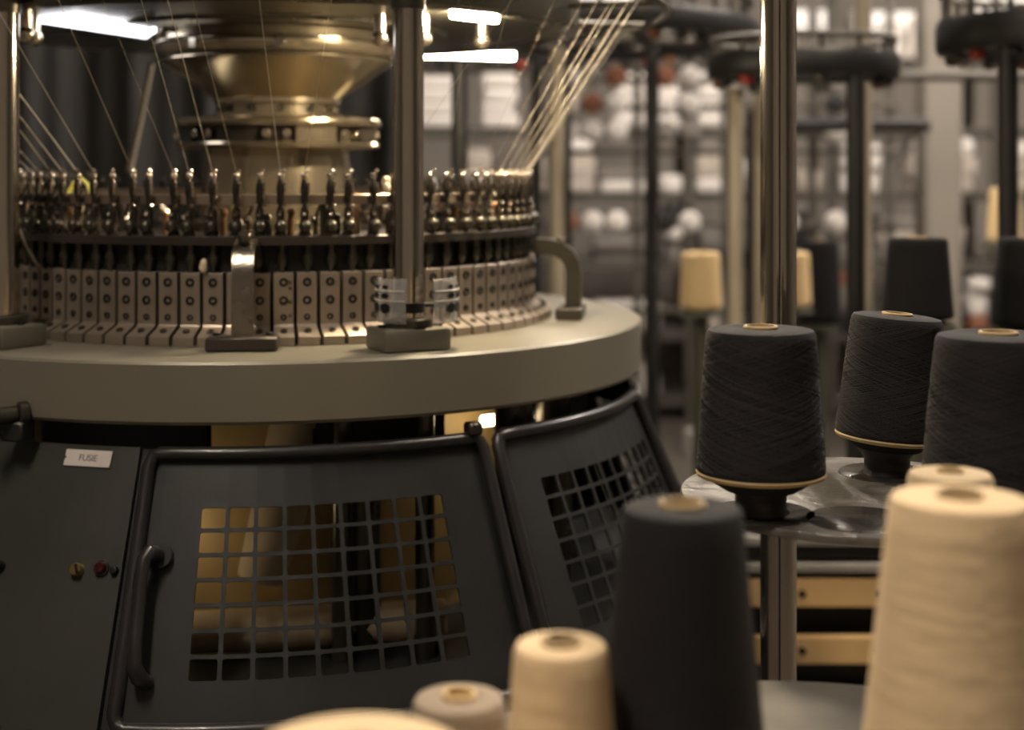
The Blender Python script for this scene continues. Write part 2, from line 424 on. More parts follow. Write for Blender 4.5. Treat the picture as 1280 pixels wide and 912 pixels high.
# pin fitting under the ring, left
p0 = pol(-31.4, .653, .867); p1 = pol(-34.2, .70, .8655)
fit = MB().cyl(p0, p0+(p1-p0)*.25, .0165, 20, bev=.002).cyl(p0+(p1-p0)*.25, p0+(p1-p0)*.75, .0115, 20, bev=.002).cyl(p0+(p1-p0)*.75, p1, .0135, 20, bev=.002).build('locking_pin', 'gunmetal', mach)
MB().box(pol(-32.6, .660, .843), (.040, .03, .028), .003, Matrix.Rotation(R(-32.6), 3, 'Z')).build('pin_bracket', 'dark_paint', mach)
MB().box(pol(25.5, .645, .832), (.022, .022, .018), .003, Matrix.Rotation(R(25.5), 3, 'Z')).build('latch', 'gunmetal', mach)

# needle bed
MB().lathe([(.400, 1.09), (.443, 1.09), (.443, .945), (.400, .945)], 96).build('needle_cylinder', 'black_void', mach)
NB = 84; PITCH = 360/NB
def cam_box_mesh(h, wide=False):
    hw = R(PITCH)*.418
    cs = [(.4435, .945), (.4956, .945), (.4956, .9575), (.4945, .9585), (.4655, .9705), (.464, .973), (.464, 1.049), (.463, 1.050), (.4435, 1.050)]
    vs = []
    for sgn in (-1, 1):
        vs += [(r*sin(sgn*hw), -r*cos(sgn*hw), z) for r, z in cs]
    n = len(cs)
    return MB().add(vs, [tuple(range(n))[::-1], tuple(range(n, 2*n))]+[(k, (k+1) % n, n+(k+1) % n, n+k) for k in range(n)]).mesh('cam_box', 'cam_metal', 20)
cam_me = cam_box_mesh(0)
def scr(r, z, rad): return MB().lathe([(rad*.45, .0004), (rad*.6, .0018), (rad, .0018), (rad, -.001)], 12, (0, -r, z), M=Matrix.Rotation(pi/2, 3, 'X'))
scr_me = scr(.464, 0, .0066).mesh('screw', 'screw_black')
scr_t = scr(.4638, 0, .0026).mesh('screw', 'screw_black')
scr_s = scr(.464, 0, .0048).mesh('screw', 'screw_black')
foot_s = MB().lathe([(0, .0006), (.0022, .0006), (.003, .0022), (.0055, .0022), (.0055, -.001)], 12, (0, -.480, .9645), M=Matrix.Rotation(R(22), 3, 'X')).mesh('foot_screw', 'gunmetal')
knob_me = MB().lathe([(0, 1.092), (.006, 1.092), (.006, 1.078), (.0085, 1.072), (.0075, 1.062), (.004, 1.058), (.004, 1.048), (0, 1.048)], 10, (0, -.452, 0)).mesh('needle_knob', 'gunmetal')
body_me = MB().lathe([(0, 1.190), (.0034, 1.190), (.0048, 1.185), (.0064, 1.179), (.0060, 1.168), (.0036, 1.159), (.0034, 1.149), (.0062, 1.143), (.0068, 1.135), (.0058, 1.130), (.0082, 1.124), (.0074, 1.112), (.0092, 1.108), (.0092, 1.1045), (0, 1.1045)], 14, (0, -.455, 0)).box((0, -.448, 1.159), (.011, .014, .012), .001).mesh('yarn_feeder', 'feeder_black')
ball_me = MB().sphere((0, -.4640, 1.1190), .0098, 14).cyl((0, -.455, 1.1190), (0, -.464, 1.1190), .0065, 10).mesh('tension_ball', 'gunmetal')
eye_me = MB().sphere((0, -.455, 1.1945), .0056, 10).sphere((.0042, -.459, 1.2020), .0036, 8).mesh('yarn_eyelet', 'nickel')
slv_me = MB().cyl((.006, -.459, 1.166), (.006, -.459, 1.184), .0016, 8).sphere((.0065, -.459, 1.150), .0028, 8).sphere((-.001, -.462, 1.1365), .0034, 8).mesh('guide_pin', 'nickel')
feed_tops = {}
DG = [MB().cyl((0, -.428, 1.104), (0, -.428, 1.134), .0052, 8).sphere((.001, -.431, 1.139), .0068, 8).mesh('dial_guide', 'bronze_part'),
      MB().cyl((0, -.428, 1.104), (0, -.428, 1.126), .0045, 8).sphere((-.002, -.430, 1.128), .0075, 8).cyl((-.002, -.43, 1.128), (.006, -.43, 1.149), .003, 6).mesh('dial_guide', 'nickel'),
      MB().box((0, -.428, 1.120), (.012, .008, .034), .002).sphere((0, -.433, 1.122), .0062, 8).mesh('dial_guide', 'gunmetal')]
for k in range(NB):
    ph = k*PITCH-180+1.1; vis = abs(ph) < 100
    cb = link('cam_box', cam_me, mach, rz=R(ph))
    if vis:
        for z, me in ((1.036, scr_me), (1.009, scr_me), (.984, scr_s)):
            s = link('screw', me, cb, loc=(0, 0, z))
        link('foot_screw', foot_s, cb)
        if abs(ph) < PITCH/2:
            for z in (1.036, 1.027, 1.007, .986): link('screw', scr_t, cb, loc=(.0095, 0, z))
        link('needle_knob', knob_me, mach, rz=R(ph+random.uniform(-.5, .5)))
    jit = random.uniform(-.75, .75); dz = random.choice((0, 0, 0, -.004, .004, -.010))
    f = link('yarn_feeder', body_me, mach, rz=R(ph+jit)); f.rotation_euler.y = 0; f.location.z = max(dz, 0)*0
    if abs(ph) < 130:
        link('tension_ball', ball_me, f); e = link('yarn_eyelet', eye_me, f); link('guide_pin', slv_me, f)
        e.rotation_euler.z = 0
    feed_tops[ph+jit] = MM @ pol(ph+jit, .455, 1.199)
MB().lathe([(.398, 1.105), (.4655, 1.105), (.467, 1.1035), (.467, 1.0915), (.398, 1.0915), (.398, 1.105)], 160).build('feeder_ring', 'ring_dark', mach, 30)
MB().lathe([(.434, 1.1665), (.4455, 1.1665), (.4465, 1.1655), (.4465, 1.1515), (.434, 1.1515), (.434, 1.1665)], 160).build('upper_ring', 'bar_bronze', mach, 30)
for k in range(12):
    MB().cyl(pol(k*30+9, .437, 1.10), pol(k*30+9, .437, 1.155), .005, 10).build('ring_pillar', 'gunmetal', mach)

# dial, column, clamp disc and funnel
MB().lathe([(.40, 1.088), (.36, 1.092), (.30, 1.094), (.21, 1.100), (.20, 1.094), (.20, 1.085), (.40, 1.08)], 96).build('dial', 'ring_dark', mach)
MB().lathe([(.150, 1.095), (.150, 1.112), (.138, 1.118), (.132, 1.20), (.125, 1.245), (.11, 1.245)], 96).build('dial_cap', 'brass_paint', mach)
for k in range(84):
    link('dial_guide', DG[k % 3], mach, rz=R(k*PITCH+2.7+random.uniform(-.8, .8)))
disc = MB().lathe([(.06, 1.296), (.178, 1.296), (.186, 1.292), (.187, 1.286), (.184, 1.280), (.165, 1.278), (.165, 1.254), (.181, 1.252), (.184, 1.248), (.182, 1.243), (.174, 1.240), (.06, 1.240)], 120).build('clamp_disc', 'brass_paint', mach, 30)
for k in range(8):
    a = 10+k*45
    seg(a, a+24, .160, .1775, 1.2525, 1.2795, 10).build('clamp_block', 'brass_paint' if k in (0, 4) else 'ring_dark', disc)  # pale pair paints in the lit patch, the rest the shaded side
    for b in (-5, 29):
        MB().cyl(pol(a+b, .16, 1.266), pol(a+b, .183, 1.266), .0075, 12, bev=.001).build('clamp_bolt', 'nickel', disc)
MB().lathe([(.1662, 1.2785), (.1662, 1.2535)], 96).build('recess_shade', 'ring_dark', disc)  # dark band laid over the recess, painting in shade on the disc
fun = MB().lathe([(.05, 1.45), (.195, 1.45), (.198, 1.431), (.212, 1.431), (.2155, 1.427), (.2155, 1.410), (.212, 1.405), (.206, 1.402), (.208, 1.396), (.200, 1.390), (.178, 1.376), (.150, 1.356), (.126, 1.340), (.113, 1.330), (.113, 1.322), (.100, 1.320), (.100, 1.305), (.117, 1.303), (.117, 1.294), (.05, 1.294)], 120).build('yarn_funnel', 'brass_paint', mach, 35)
MB().lathe([(.2162, 1.4265), (.2185, 1.4245), (.2162, 1.4225)], 120).build('funnel_band', 'gunmetal', fun)
MB().lathe([(.2065, 1.4035), (.2110, 1.4020), (.2065, 1.3995)], 120).build('funnel_band', 'gunmetal', fun)
for k in range(12):
    MB().cyl(pol(k*30+4, .096, 1.3125), pol(k*30+4, .109, 1.3125), .006, 10).build('neck_bolt', 'gunmetal', fun)
MB().box(pol(1, .2175, 1.417), (.018, .006, .020), .002, Matrix.Rotation(R(1), 3, 'Z')).build('funnel_clip', 'chrome', fun)
MB().box(pol(-40, .2175, 1.417), (.018, .006, .020), .002, Matrix.Rotation(R(-40), 3, 'Z')).build('funnel_clip', 'chrome', fun)

# upper plate with guide ring
up = MB().lathe([(.03, 1.45), (.235, 1.45), (.24, 1.446), (.30, 1.446), (.305, 1.45), (.505, 1.45), (.51, 1.447), (.535, 1.447), (.545, 1.452), (.545, 1.515), (.53, 1.525), (.03, 1.525)], 160).build('upper_plate', 'plate_metal', mach, 30)
ringp = [pol(a, .70, 1.482) for a in range(0, 360, 4)]
gr = MB().tube(ringp, .006, 8, True).build('guide_ring', 'gunmetal', mach)
for k in range(12):
    MB().cyl(pol(k*30+4, .53, 1.482), pol(k*30+4, .70, 1.482), .005, 8).build('guide_arm', 'gunmetal', gr)
# light panel under the plate
cor = [loc(Vector(p)) for p in ((-.767, 2.32, 1.441), (-.684, 2.26, 1.441), (-.612, 2.478, 1.441), (-.661, 2.60, 1.441))]
MB().add([*cor, *[c+Vector((0, 0, .010)) for c in cor]], [(0, 1, 2, 3), (4, 5, 6, 7), (0, 1, 5, 4), (1, 2, 6, 5), (2, 3, 7, 6), (3, 0, 4, 7)]).build('light_panel', 'panel_glow', mach, 0)
e0, e1 = loc((-.605, 2.49, 1.446)), loc((-.655, 2.62, 1.446)); e2 = loc((-.55, 2.66, 1.425)); e3 = loc((-.55, 2.56, 1.430))
MB().add([e0, e1, e2, e3, *[p+Vector((0, 0, .004)) for p in (e0, e1, e2, e3)]], [(0, 1, 2, 3), (4, 5, 6, 7), (0, 1, 5, 4), (1, 2, 6, 5), (2, 3, 7, 6), (3, 0, 4, 7)]).build('light_reflector', 'brass_paint', mach, 0)
# strip lamp on the right underside
sl = MB().box(pol(38, .497, 1.443), (.10, .012, .010), .002, Matrix.Rotation(R(38), 3, 'Z')).build('strip_lamp', 'strip_glow', mach, 0)
MB().box(pol(38, .497, 1.4505), (.13, .034, .004), .001, Matrix.Rotation(R(38), 3, 'Z')).build('lamp_housing', 'gunmetal', sl)
bl = MB().cyl(loc(at(500, 66, 3.27)), loc(at(642, 70, 3.20)), .0085, 12).build('strip_lamp', 'back_strip_glow', mach)
MB().cyl(loc(at(500, 57, 3.27)), loc(at(642, 61, 3.20)), .012, 12).build('lamp_housing', 'gunmetal', bl)
for px_, py_, d_ in ((520, 57, 3.26), (625, 60, 3.21)): MB().cyl(loc(at(px_, py_, d_)), loc(at(px_, py_, d_))+Vector((0, 0, 1.53-at(px_, py_, d_).z)), .006, 8).build('lamp_hanger', 'gunmetal', bl)
MB().cyl(loc(at(189, 80, 3.05)), loc(at(162, 214, 2.95)), .0065, 10).build('yarn_tube', 'cream_post', mach)
for ph, r in ((33, .42), (47, .45), (25, .38), (-50, .50), (-56, .46)):
    MB().cyl(pol(ph, r, 1.415), pol(ph, r, 1.45), .010, 12).sphere(pol(ph, r, 1.413), .014, 12).build('guide_eye', 'nickel', up)

# posts with base blocks
def post(ph, r, big=(.104, .078), collar=True):
    p = MB().cyl(pol(ph, r, .975), pol(ph, r, 1.62), .0227, 32).build('post', 'post_steel', mach)
    Mz = Matrix.Rotation(R(ph), 3, 'Z')
    MB().box(pol(ph, r, .9605), (big[0], big[1], .033), .006, Mz, 2).build('post_base', 'base_metal', p)
    MB().lathe([(.0228, .990), (.034, .990), (.036, .988), (.036, .977), (.0228, .977)], 32, pol(ph, r, 0)).build('base_collar', 'gunmetal', p)
    MB().lathe([(.0228, 1.462), (.0252, 1.462), (.0252, 1.435), (.0228, 1.435)], 32, pol(ph, r, 0)).build('top_collar', 'gunmetal', p)
    MB().box(pol(ph, r-.035, 1.488), (.07, .09, .05), .005, Mz).build('post_lug', 'gunmetal', p)
    for s in (-1, 1):
        q = pol(ph, r, 0)+Mz @ Vector((s*.041, -.0, 0)); MB().cyl(q+Vector((0, 0, .976)), q+Vector((0, 0, .981)), .006, 12, bev=.001).build('base_bolt', 'screw_black', p)
    return p
post(18.6, .585)
post(-44.0, .575)
post(176, .575)
# clear marked sleeve behind the right post
sc = pol(18.6, .585, 0)+Vector((.014, .014, 0))
slv = None
for a0, a1 in ((-112, -21), (19, 108)):
    sh = MB().lathe([(.0545, 1.047), (.0575, 1.046), (.0600, 1.036), (.0610, 1.018), (.0600, .998), (.0575, .984), (.0545, .983), (.0575, 1.015), (.0545, 1.047)], 20, sc, R(a0), R(a1)).build('marked_sleeve', 'clear_plastic', mach)
    for a in ([-100, -76, -54] if a0 < 0 else [48, 70, 94]):
        for z, hh, ww in ((1.036, .0055, 5), (1.0235, .008, 7), (1.0055, .0145, 9)):
            rr = .0616 if z < 1.03 else .0607
            pts = [(a+ww*cos(t*pi/5), z+hh/2*sin(t*pi/5)) for t in range(10)]
            b = [sc+pol(p, rr+o, q) for o in (-.0035, .0004) for p, q in pts]
            MB().add(b, [tuple(range(10)), tuple(range(10, 20))]+[(k, (k+1) % 10, 10+(k+1) % 10, 10+k) for k in range(10)]).build('sleeve_mark', 'screw_black', sh, 30)
    for z in (1.0165, 1.0305): MB().lathe([(.0605, z+.001), (.0618, z), (.0605, z-.001)], 20, sc, R(a0+1), R(a1-1)).build('sleeve_band', 'white_enamel', sh)
MB().lathe([(.0228, 1.012), (.0245, 1.012), (.0245, .998), (.0228, .998)], 32, pol(18.6, .585, 0)).build('sleeve_hub', 'screw_black', mach)
MB().box(sc+Vector((0, .014, 1.005)), (.112, .008, .006), .001).build('sleeve_bar', 'screw_black', mach)

# curved straps from table to feeder ring
def strap(ph, wdt=.031, th=.009, m='chrome', zs=1.0):
    root = MB().box(pol(ph, .531, .9545), (.102, .046, .021), .003, Matrix.Rotation(R(ph), 3, 'Z')).build('strap_base', 'ring_dark', mach)
    cs = [(.536, .962), (.536, 1.00), (.537, 1.035), (.534, 1.06), (.526, 1.078), (.512, 1.090), (.495, 1.096), (.468, 1.098)]
    cs = [(r, .962+(z-.962)*zs) for r, z in cs]; outp = []; inp = []
    for i, (r, z) in enumerate(cs):
        a = cs[max(i-1, 0)]; b = cs[min(i+1, len(cs)-1)]; t = Vector((b[0]-a[0], b[1]-a[1])).normalized(); n = Vector((t.y, -t.x))
        outp.append((r+n.x*th/2, z+n.y*th/2)); inp.append((r-n.x*th/2, z-n.y*th/2))
    prof = outp+inp[::-1]; M = Matrix.Rotation(R(ph), 3, 'Z'); n = len(prof)
    vs = [M @ Vector((s*wdt/2, -r, z)) for s in (-1, 1) for r, z in prof]
    K = len(cs); fs = [(i, i+1, n-2-i, n-1-i) for i in range(K-1)]+[(n+i, n+i+1, 2*n-2-i, 2*n-1-i) for i in range(K-1)]
    fs += [(k, (k+1) % n, n+(k+1) % n, n+k) for k in range(n)]
    MB().add(vs, fs).build('strap', m, root, 35)
    q = pol(ph, .508, .962+.136*zs); MB().cyl(q, pol(ph, .516, .962+.15*zs), .0095, 16, bev=.002).build('strap_bolt', 'gunmetal', root)
    for s in (-1, 1):
        q = pol(ph, .525, .965)+M @ Vector((s*.038, 0, 0)); MB().cyl(q, q+Vector((0, 0, .004)), .006, 12, bev=.001).build('base_bolt', 'screw_black', root)
strap(-5.3, m='strap_metal')
strap(73.5, .040, .026, 'gunmetal', .80)
strap(150); strap(-100)

# small tags caught in the feeders
tg = MB(); prof = [at(84, 246, 2.32), at(92, 228, 2.34), at(101, 221, 2.36), at(110, 230, 2.36), at(116, 247, 2.34)]
tp = []
for a, b in zip(prof, prof[1:]):
    tp += [a.lerp(b, t/4) for t in range(4)]
tp.append(prof[-1])
vs = []; n = len(tp)
for p in tp: vs += [p+Vector((0, -.011, 0)), p+Vector((0, .011, 0))]
for p in tp: vs += [p+Vector((0, -.011, -.002)), p+Vector((0, .011, -.002))]
fs = []
for i in range(n-1):
    a = 2*i; fs += [(a, a+1, a+3, a+2), (2*n+a, 2*n+a+1, 2*n+a+3, 2*n+a+2), (a, a+2, 2*n+a+2, 2*n+a), (a+1, a+3, 2*n+a+3, 2*n+a+1)]
tag(tg.add(vs, fs).build('ribbon', 'yellow_tag'), 'yellow green ribbon loop standing on the upper ring at the left', 'ribbon')
def tuft(name, p, rx, rz, label):
    m = MB(); 
    for q in range(5):
        m.sphere((random.uniform(-.4, .4)*rx, random.uniform(-.3, .3)*rx, random.uniform(-.5, .5)*rz), rx*.62, 10, rz/rx)
    o = m.build(name, 'cotton'); o.location = p; return tag(o, label, 'cotton tuft')
tuft('cotton_tuft', at(255, 334, 2.135)+Vector((0, -.003, 0)), .009, .013, 'cream cotton tuft caught above the needle boxes left of the curved strap')
tuft('cotton_tuft', at(483, 231, 2.19)+Vector((0, 0, 0)), .008, .013, 'cream cotton tuft on the upper ring left of the chrome post')

# threads running from the eyelets up to the guide ring
def proj(p): return (640+F*p.x/p.y, HORIZON-F*(p.z-CAM_Z)/p.y)
front = {k: p for k, p in feed_tops.items() if abs(k) < 92}
ringpts = [(a, MM @ pol(a, .70, 1.482)) for a in [x*.25 for x in range(-720, 720)]]
TH = [((122, 219), (25, 55), .0008), ((161, 213), (84, 34), .0007), ((92, 221), (9, 109), .0019), ((70, 228), (14, 155), .0015), ((58, 232), (13, 172), .0012),
      ((50, 232), (12, 190), .0010), ((40, 232), (10, 202), .0010), ((207, 215), (180, 150), .0006), ((230, 224), (203, 125), .0008), ((269, 217), (254, 160), .0010),
      ((300, 214), (289, 170), .0006), ((339, 214), (326, 110), .0008), ((376, 213), (384, 160), .0006), ((484, 214), (497, 195), .0006),
      ((590, 222), (650, 90), .0006), ((600, 222), (690, 60), .0007), ((612, 222), (668, 125), .0009), ((625, 222), (690, 115), .0009), ((634, 222), (725, 70), .0011), ((642, 222), (745, 60), .0016),
      ((648, 222), (757, 45), .0016), ((653, 224), (770, 45), .0019), ((656, 224), (781, 40), .0021), ((575, 222), (600, 130), .0005), ((560, 222), (575, 120), .0005)]
used = set()
ORD = ['first', 'second', 'third', 'fourth', 'fifth', 'sixth', 'seventh', 'eighth', 'ninth', 'tenth', 'eleventh', 'twelfth', 'thirteenth', 'fourteenth', 'fifteenth', 'sixteenth', 'seventeenth', 'eighteenth', 'nineteenth', 'twentieth']
def ordn(i): return ORD[i] if i < 20 else 'twenty-'+ORD[i-20]
left = sorted([t for t in TH if t[0][0] < 500], key=lambda t: t[0][0]); right = sorted([t for t in TH if t[0][0] > 500], key=lambda t: t[0][0])
def make_thread(t, label):
    (x0, y0), (x1, y1), rad = t
    best = None
    for k, p in front.items():
        if k in used: continue
        px, py = proj(p); dd = abs(px-x0)
        if best is None or dd < best[0]: best = (dd, k, p, px, py)
    _, k, p, px, py = best; used.add(k)
    dx, dy = x1-x0, y1-y0; L = math.hypot(dx, dy)
    cand = None
    for a, q in ringpts:
        qx, qy = proj(q); along = ((qx-px)*dx+(qy-py)*dy)/L; off = abs((qx-px)*dy-(qy-py)*dx)/L
        if along < 20: continue
        g = (q-p).length
        c = off+g*6
        if cand is None or c < cand[0]: cand = (c, q)
    o = MB().tube([p, p.lerp(cand[1], .5), cand[1]], rad*(.62 if x0 < 500 else .46), 6).build('yarn_thread', 'thread' if rad > .00075 else 'thread_dark')
    tag(o, label, 'thread', 'yarn threads fed to the needle ring')
for i, t in enumerate(left): make_thread(t, f'{"thick" if t[2] > .0012 else "fine"} cream yarn, {ordn(i)} from the left among those left of the chrome post')
for i, t in enumerate(right): make_thread(t, f'{"thick" if t[2] > .0012 else "fine"} cream yarn, {ordn(i)} rightwards from the chrome post')
lt = [at(13, 255, 2.25), at(22, 280, 2.24), at(33, 308, 2.235), at(45, 328, 2.235), at(54, 336, 2.245), at(66, 338, 2.275)]
tag(MB().tube(lt, .0024, 8).build('loose_yarn', 'thread'), 'loose cream yarn drooping beside the post at the left edge', 'yarn')

# ------------------------------------------------------------------ yarn cones
def cone_prof(rt, rb, h, core, und=.018, rd=.006):
    """outline of a wound cone from the core at the top to the core at the bottom; base edge at z=und"""
    z1 = und+h; sl = (rb-rt)/h
    p = [(core, z1-.001), (core+.004, z1+.0005), (rt-rd*1.5, z1), (rt-rd*.4, z1-rd*.25), (rt, z1-rd)]
    for k in range(1, 12): p.append((rt+(rb-rt)*k/12, z1-rd-(h-rd)*k/12))
    p += [(rb, und+.003), (rb-.003, und-.002), (core+.022, .003), (core, 0)]
    return p
def winding(rt, rb, h, und, nt=170, turns=1.2, rad=.00040, seed=1):
    rnd = random.Random(seed); m = MB(); ph = 0
    for t in range(nt):
        up = t % 2 == 0; pts = []; S = 40; tt = turns*rnd.uniform(.93, 1.07); lo = rnd.uniform(0, .025); hi = rnd.uniform(.965, .995)
        for k in range(S+1):
            u = k/S; s = u if up else 1-u
            s = lo+(hi-lo)*s
            a = ph+2*pi*tt*u; r = rb+(rt-rb)*s+.0002+rnd.uniform(-.00012, .00012)
            pts.append((r*sin(a), -r*cos(a), und+.004+(h-.010)*s))
        ph += 2*pi*tt+rnd.uniform(-.05, .05)
        m.tube(pts, rad*rnd.uniform(.8, 1.25), 4)
    return m
def yarn_cone(label, base, rt, rb, h, ym, group=None, core=.0175, und=.018, wind=None, tilt=(0, 0), tube='cardboard', n=64, name='yarn_cone', lip=True):
    t = thing(name, label, 'yarn cone', base, random.uniform(0, 6), group)
    t.rotation_euler = (tilt[0], tilt[1], 0)
    y = MB().lathe(cone_prof(rt, rb, h, core+.0005, und), n, uv=True).build('yarn', ym, t)
    MB().lathe([(core-.002, und+h+.0035), (core+.0005, und+h+.0035), (core+.0015, und+h+.002), (core+.0005, und+h-.004), (core+.0005, 0), (core-.002, 0), (core-.002, und+h+.0035)], 32).build('cone_core', tube, t)
    if lip:
        MB().lathe([(rb-.0005, und+.0025), (rb+.0008, und+.0005), (rb-.001, und-.003), (rb-.006, und-.004), (rb-.006, und-.001)], n).build('base_lip', tube, t)
    if wind:
        o = winding(rt, rb, h, und, seed=wind).build('winding', 'black_winding', y, 80); o['kind'] = 'stuff'
    return t

# trays on a tall steel post
TZ = .827
rack = thing('cone_tray_stand', 'tall polished steel post carrying a round dusty metal cone tray', 'cone stand', (.37, 2.0, 0))
RL = Vector((-.37, -2.0, 0))
MB().cyl((0, 0, .02), (0, 0, 2.9), .025, 40).build('post', 'post_steel', rack)
MB().lathe([(0, .025), (.14, .02), (.15, .012), (.15, 0), (0, 0)], 40).build('foot', 'gunmetal', rack)
MB().box((-.003, -.0248, 1.45), (.0022, .0012, 2.8)).build('post_seam', 'screw_black', rack)
TC = Vector((.41, 1.68, 0))+RL
MB().lathe([(.0, TZ), (.206, TZ), (.211, TZ-.001), (.2125, TZ-.004), (.2125, TZ-.009), (.209, TZ-.011), (0, TZ-.011)], 120, TC).build('tray', 'tray_metal', rack, 30)
MB().box((TC*.5+Vector((0, 0, TZ-.025))), (.045, TC.length, .028), .004, Matrix.Rotation(atan2(TC.x, -TC.y), 3, 'Z')).build('tray_arm', 'gunmetal', rack)
MB().lathe([(.0255, TZ+.0), (.036, TZ), (.036, TZ-.05), (.0255, TZ-.05)], 32).build('arm_clamp', 'gunmetal', rack)
def holder(p, z, parent, h=.030, r=.028):
    MB().lathe([(0, z+h+.02), (.012, z+h+.02), (.014, z+h+.004), (r+.008, z+h+.004), (r+.008, z+h), (r, z+h-.010), (r, z+.006), (r+.004, z+.001), (r+.004, z), (0, z)], 32, p).build('cone_holder', 'holder_black', parent)
spots = [(.272, 1.575), (.465, 1.785), (.510, 1.51)]
for x, y in spots: holder(Vector((x, y, 0))+RL, TZ, rack)
for x, y in spots+[(.375, 1.545)]: MB().lathe([(0, TZ+.0016), (.058, TZ+.0016), (.060, TZ)], 48, Vector((x, y, 0))+RL).build('tray_disc', 'disc_dark', rack)  # thin dark glossy discs on the tray, one without a holder
yarn_cone('black yarn cone with tan base rim, alone at left of the round tray', (.272, 1.575, TZ+.024), .0595, .0700, .157, 'black_yarn', 'black cones on the round tray', wind=11, und=.021)
yarn_cone('black yarn cone tilted slightly, at the back of the round tray', (.465, 1.785, TZ+.028), .0555, .0645, .150, 'black_yarn', 'black cones on the round tray', wind=12, tilt=(0, .075), und=.018)
yarn_cone('large black yarn cone behind the tall cream cone, at the right edge', (.510, 1.51, TZ+.020), .0640, .0790, .165, 'black_yarn', 'black cones on the round tray', wind=13, und=.018, core=.019)

# lower tray in the foreground
LZ = .68
low = thing('cone_table', 'grey round cone table low in the foreground', 'cone table', (.25, 1.06, 0))
MB().lathe([(0, LZ), (.414, LZ), (.419, LZ-.002), (.42, LZ-.006), (.42, LZ-.014), (0, LZ-.014)], 120).build('tabletop', 'lower_tray', low, 30)
MB().cyl((0, 0, .02), (0, 0, LZ-.012), .03, 24).build('pole', 'post_steel', low)
MB().lathe([(0, .03), (.20, .02), (.22, .012), (.22, 0), (0, 0)], 40).build('foot', 'gunmetal', low)
LL = Vector((-.25, -1.06, 0))
def fcone(label, px, ytop, d, rt, rb, h, ym, core=.0175, und=.018, tilt=(0, 0), tube='cardboard', stand=True):
    ztop = CAM_Z-(ytop-HORIZON)/F*d; x = (px-640)/F*d; zb = ztop-h-und
    if zb > LZ+.012: holder(Vector((x, d, 0))+LL, LZ, low, zb-LZ, .026)
    return yarn_cone(label, (x, d, max(zb, LZ)), rt, rb, h, ym, None, core, und, None, tilt, tube)
fcone('large blurred black yarn cone in the foreground, left of the steel post', 853, 632, 1.10, .0460, .068, .235, 'black_yarn', .0165)
fcone('tall cream yarn cone large in the foreground at right', 1200, 620, 1.05, .0505, .077, .250, 'cream_yarn', .0155, tube='cardboard')
fcone('cream yarn cone top peeping out behind the tall cream cone', 1188, 589, 1.26, .0365, .055, .235, 'pale_yarn', .010, tube='cardboard')
fcone('slim cream yarn bobbin in the foreground left of the black cone', 701, 803, 1.05, .0345, .0440, .140, 'cream_yarn', .0130, tube='cardboard')
fcone('small grey brown yarn bobbin beside the slim cream bobbin', 574, 870, 1.12, .0360, .044, .080, 'grey_yarn', .0125, tube='tan_yarn')
fcone('wide cream yarn cone cut off by the bottom edge of the photo', 443, 938, .86, .0665, .085, .150, 'cream_yarn', .018, tube='cardboard')

# ------------------------------------------------------------------ background
# curtain behind the machine, left
m = MB(); xs = [-4.2+i*.0145 for i in range(263)]; vs = []
for x in xs:
    y = 5.30+.022*sin(x*19)+.012*sin(x*47+1)+.02*sin(x*7)
    for z in (.05, .8, 1.5, 2.35): vs += [(x, y, z), (x, y+.004, z)]
fs = []
for i in range(len(xs)-1):
    for j in range(3):
        a = i*8+j*2; fs += [(a, a+8, a+10, a+2), (a+1, a+9, a+11, a+3)]
cu = thing('curtain', 'dark grey cloth curtain hanging in folds behind the knitting machine', 'curtain', (0, 0, 0))
m.add(vs, fs).build('cloth', 'curtain_cloth', cu, 180)
MB().cyl((-4.25, 5.30, 2.36), (-.38, 5.30, 2.36), .015, 12).build('curtain_rail', 'dark_post', cu)
for x in (-4.2, -2.2, -.40): MB().cyl((x, 5.30, 0), (x, 5.30, 2.37), .018, 12).build('rail_post', 'dark_post', cu)

def far_post(label, px, d, wpx, top, m):
    x = (px-640)/F*d; r = wpx/2/F*d
    t = thing('steel_post', label, 'post', (x, d, 0))
    MB().cyl((0, 0, .01), (0, 0, top), r, 20).build('shaft', m, t)
    MB().lathe([(0, .02), (r*2.2, .015), (r*2.4, 0), (0, 0)], 20).build('foot', m, t)
    return t
far_post('dark post between the machine table and the cream cone far behind', 815, 4.62, 18, 1.72, 'dark_post')
far_post('pale post just left of the tall chrome post far behind', 920, 3.85, 18, 1.425, 'cream_post')
far_post('dark post close behind the polished chrome post at its left', 941, 4.75, 18, 1.40, 'dark_post')
far_post('beige post seen just right of the needle ring', 697, 4.05, 18, 1.55, 'beige_post')
far_post('beige post close right of the thick dark post', 1079, 4.05, 21, 2.2, 'beige_post')

